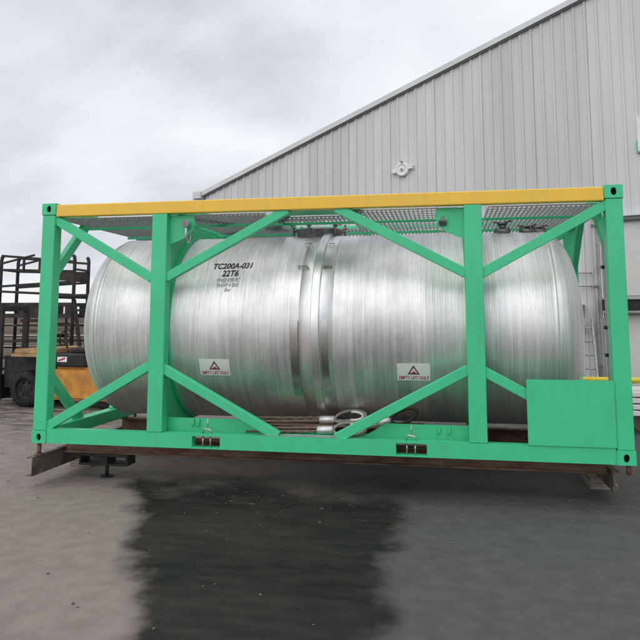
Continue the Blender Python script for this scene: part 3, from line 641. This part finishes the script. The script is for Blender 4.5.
for sx in (-1, 1):
    q = bmesh.new(); tube(q, [(cx+sx*0.05, YC-0.28, 2.445), (cx+sx*0.20, YC-0.26, 2.43), (cx+sx*0.30, YC-0.22, 2.405)], 0.016, 10); link('clamp_arm', q, 'steel', tk)
for x, y, h in ((2.0, 1.05, 0.075), (2.27, 1.1, 0.035), (2.40, 1.15, 0.03)):
    q = bmesh.new(); cyl(q, (x,y,2.26),(x,y,2.31),0.09,24); cyl(q,(x,y,2.31),(x,y,2.31+h*0.8),0.045,18); cyl(q,(x,y,2.31+h*0.8),(x,y,2.31+h),0.06,18)
    tube(q, [(x-0.1,y-0.03,2.32+h),(x,y,2.315+h),(x+0.1,y-0.03,2.33+h)], 0.012, 8)
    for k in range(6): cyl(q, (x+0.07*math.cos(k*1.047),y+0.07*math.sin(k*1.047),2.30),(x+0.07*math.cos(k*1.047),y+0.07*math.sin(k*1.047),2.335),0.012,8)
    link('top_valve', q, 'darksteel', tk)
# lettering wrapped on the shell
def text_mesh(s, h, shear=0.0, bold=0.0, wid=None):
    c = bpy.data.curves.new('t', 'FONT'); c.body = s; c.size = 1; c.shear = shear; c.offset = bold; c.resolution_u = 3
    o = bpy.data.objects.new('t', c); col.objects.link(o); dg_ = bpy.context.evaluated_depsgraph_get(); dg_.update()
    me = bpy.data.meshes.new_from_object(o.evaluated_get(dg_)); b = bmesh.new(); b.from_mesh(me); bpy.data.objects.remove(o); bpy.data.curves.remove(c); bpy.data.meshes.remove(me)
    x0 = min(v.co.x for v in b.verts); x1 = max(v.co.x for v in b.verts); y0 = min(v.co.y for v in b.verts); y1 = max(v.co.y for v in b.verts)
    for v in b.verts: v.co = ((v.co.x-x0)/(x1-x0)*(wid if wid else (x1-x0)*h/(y1-y0)), (v.co.y-y0)/(y1-y0)*h, 0)
    bmesh.ops.subdivide_edges(b, edges=[e_ for e_ in b.edges if e_.calc_length() > 0.03], cuts=1)
    return b
def wrap(b, x, ang, rad, tilt=0.0):
    for v in b.verts:
        u, h, d = v.co.x, v.co.y, v.co.z; h += tilt*u
        a = R(ang) + h/TR; r = rad + d; v.co = (x+u, YC - r*math.cos(a), ZC + r*math.sin(a))
for s_, x, ang, h, wid, mm, bold in (('TC200A-031', -1.155, 36.4, 0.085, 0.445, 'ink', 0.03), ('22T6', -1.035, 30.9, 0.085, 0.185, 'ink', 0.03),
                               ('MNGE KMP-PIC', -1.075, 27.0, 0.050, 0.255, 'inkgrey', 0.0), ('MAWP 4 BAR', -1.070, 23.6, 0.050, 0.245, 'inkgrey', 0.0), ('Bar', -0.975, 20.9, 0.042, 0.075, 'inkgrey', 0.0)):
    b = text_mesh(s_, h, 0.15, bold, wid); wrap(b, x, ang, TR+0.0025, 0.02); link('lettering', b, mm, tk)
# white warning placards with red triangle
def placard(x, ang, wid, hgt, tilt):
    b = bmesh.new(); n = 12
    b2 = bmesh.new(); box(b2, 0, wid, 0, hgt, 0, 0.003); bmesh.ops.subdivide_edges(b2, edges=list(b2.edges), cuts=6, use_grid_fill=True); merge(b, b2, 0)
    def tri(cx, cy, r_, t, mi, z):
        P = [(cx + r_*1.05*math.sin(2*math.pi*k/3), cy + r_*math.cos(2*math.pi*k/3)) for k in range(3)]; Q = [(cx + (a-cx)*t, cy + (c-cy)*t) for a, c in P]
        vo = [b.verts.new((*p, z)) for p in P]; vi = [b.verts.new((*p, z)) for p in Q]
        for k in range(3): f = b.faces.new((vo[k], vo[(k+1) % 3], vi[(k+1) % 3], vi[k])); f.material_index = mi
    tri(wid/2, hgt*0.56, hgt*0.36, 0.72, 2, 0.0042); tri(wid/2, hgt*0.56, hgt*0.245, 0.86, 1, 0.0042)
    f = b.faces.new([b.verts.new((wid/2 + a*hgt, hgt*0.5 + c*hgt, 0.0045)) for a, c in ((-0.13,-0.075),(0.13,-0.075),(0.11,0.0),(0.05,0.03),(0.02,0.10),(-0.03,0.03),(-0.09,0.01))]); f.material_index = 1
    tm = text_mesh('EMPTY LIFT ONLY', hgt*0.22, 0.0, 0.012, wid*0.90); tm.transform(Matrix.Translation((wid*0.06, hgt*0.07, 0.0045))); merge(b, tm, 1)
    wrap(b, x, ang, TR+0.002, tilt); return link('warning_placard', b, ['white', 'red', 'ink'], tk)
placard(-1.24, -28.7, 0.335, 0.188, 0.0); placard(0.86, -29.8, 0.332, 0.188, 0.0)

# ------------------------------------------------------------------ shackles hanging from the lugs
for sx, nm in ((-1, 'left'), (1, 'right')):
    o = empty('shackle', (sx*1.345, 0.085, G+2.325)); tag(o, 'steel bow shackle hanging from the lug at the %s mid post' % nm, 'shackle', 'shackles on the lifting lugs')
    q = bmesh.new(); cyl(q, (0,-0.065,0),(0,0.085,0),0.021,16); cyl(q, (0,-0.075,0),(0,-0.055,0),0.042,20); cyl(q, (0,0.075,0),(0,0.095,0),0.042,20); link('pin', q, 'darksteel', o)
    pts = [(0,-0.045,0.0),(0,-0.05,-0.06),(0,-0.05,-0.12)] + [(0, 0.01-0.06*math.cos(a), -0.13-0.055*math.sin(a)) for a in [math.pi*k/8 for k in range(1,8)]] + [(0,0.07,-0.12),(0,0.07,-0.06),(0,0.065,0)]
    q = bmesh.new(); tube(q, pts, 0.015, 12); link('bow', q, 'steel', o)
    if sx > 0: o.rotation_euler = (R(55), 0, 0)

# ------------------------------------------------------------------ sling tray and wire rope slings inside the frame
B('sling_tray', -0.73, 1.10, 0.21, 0.40, 0.130, 0.146, 'green', tcn, 0.003); B('sling_shelf', -0.73, 1.10, 0.41, 0.76, 0.196, 0.208, 'rust', tcn, 0.003)
def strands(bm, pts, r, step=0.012, turn=0.16, closed=False):
    pts = [Vector(a) for a in pts] + ([Vector(pts[0])] if closed else []); ps = []
    for i in range(len(pts)-1):
        p0, p1, p2, p3 = pts[max(i-1,0)], pts[i], pts[i+1], pts[min(i+2,len(pts)-1)]; n = max(2, int((p2-p1).length/step))
        for k in range(n):
            t = k/n; ps.append(0.5*((2*p1)+(p2-p0)*t+(2*p0-5*p1+4*p2-p3)*t*t+(3*p1-p0-3*p2+p3)*t**3))
    ps.append(pts[-1]); L = 0; out = [[] for _ in range(4)]; u = None
    for i, a in enumerate(ps):
        d = (ps[min(i+1,len(ps)-1)] - ps[max(i-1,0)]).normalized(); L += (a - ps[i-1]).length if i else 0
        u = d.orthogonal().normalized() if u is None else (u - d*u.dot(d)).normalized(); w_ = d.cross(u)
        for k in range(4): an = 2*math.pi*(L/turn + k/4); out[k].append(a + (u*math.cos(an) + w_*math.sin(an))*r*0.52)
    for o_ in out: tube(bm, o_, r*0.50, 6)
    return bm
def sling(name, lab, ys, z, fx, r=0.017, up=0.0, mm='rope'):
    o = empty(name, (0,0,G)); tag(o, lab, 'sling', 'wire rope slings in the frame')
    ropes = bmesh.new()
    for dy_, dz_ in ((0.0, 0.0), (0.038, 0.0), (0.019, 0.033)):
        strands(ropes, [(-0.70+0.03*dy_, ys+dy_-0.05, z+dz_), (-0.45, ys+dy_-0.03+0.01*math.sin(dy_*90), z+dz_), (-0.2, ys+dy_, z+dz_+0.004), (fx-0.09, ys+dy_*0.6, z+dz_+0.012), (fx, ys+0.015, z+0.022)], r, 10)
    link('rope', ropes, mm, o)
    q = bmesh.new(); tube(q, [(fx-0.085,ys+0.015,z+0.022),(fx-0.075,ys+0.015,z+0.022),(fx+0.075,ys+0.015,z+0.028),(fx+0.085,ys+0.015,z+0.028)], [0.028,0.042,0.042,0.028], 18); link('ferrule', q, 'alu', o)
    c = Vector((fx+0.085, ys+0.015, z+0.028)); pts = []
    for k in range(29):
        t = k/28; a = 2*math.pi*t; w_ = math.sin(math.pi*t)
        pts.append(c + Vector((0.19*(1-math.cos(a))/2*1.75, 0.05*math.sin(a), (0.055*math.sin(a)+up*w_) )))
    q = bmesh.new(); strands(q, pts, r*0.95); link('eye_loop', q, 'ropegrey', o)
    tp = [c + Vector((0.20 + 0.10*math.cos(a), 0.034*math.sin(a), 0.038*math.sin(a) + up*0.85)) for a in [-1.9 + 3.8*k/16 for k in range(17)]]
    q = bmesh.new(); tube(q, tp, 0.016, 10); link('thimble', q, 'alu', o)
sling('wire_rope_sling', 'front wire rope sling with silver ferrule lying behind bottom rail', 0.24, 0.165, 0.12, up=0.02)
sling('wire_rope_sling', 'rear wire rope sling with silver ferrule lying closest to the tank', 0.52, 0.226, 0.09, up=0.05)
# loose eye of a third sling showing behind the right inner plate
o = empty('sling_eye', (0.62, 0.33, G)); tag(o, 'black loop of a wire sling behind the right lower diagonal', 'sling')
pts = [(0.30 + 0.13*math.cos(a), 0.05*math.sin(a)*0.5, 0.34 + 0.065*math.sin(a) + 0.04*math.cos(a)) for a in [2*math.pi*k/24 for k in range(24)]]
q = bmesh.new(); strands(q, pts, 0.018, closed=True); link('eye_loop', q, 'black', o)
q = bmesh.new(); tube(q, [(0.17,0,0.305),(0.0,0,0.24),(-0.2,0.02,0.17)], 0.018, 10); link('rope', q, 'ropegrey', o)
q = bmesh.new(); tube(q, [(0.16,0,0.302),(0.04,0,0.255)], 0.034, 14); link('ferrule', q, 'alu', o)

# ------------------------------------------------------------------ loose grit on the yard
q = bmesh.new(); rg = random.Random(5)
for k in range(380):
    x, y = rg.uniform(-5, 4.5), rg.uniform(-4.2, 2.6) if rg.random() < 0.6 else rg.gauss(0.0, 0.5)
    r_ = 0.003 + 0.010*rg.random()**3; b2 = bmesh.new(); bmesh.ops.create_icosphere(b2, subdivisions=1, radius=r_)
    sq = Vector((rg.uniform(.7,1.4), rg.uniform(.7,1.4), rg.uniform(.4,.8)))
    for v in b2.verts: v.co = Vector((v.co.x*sq.x, v.co.y*sq.y, v.co.z*sq.z))*rg.uniform(.85,1.1) + Vector((x, y, r_*0.35))
    merge(q, b2)
tag(link('grit', q, 'grit'), 'small pale stones and grit scattered over the concrete yard', 'grit', kind='stuff')
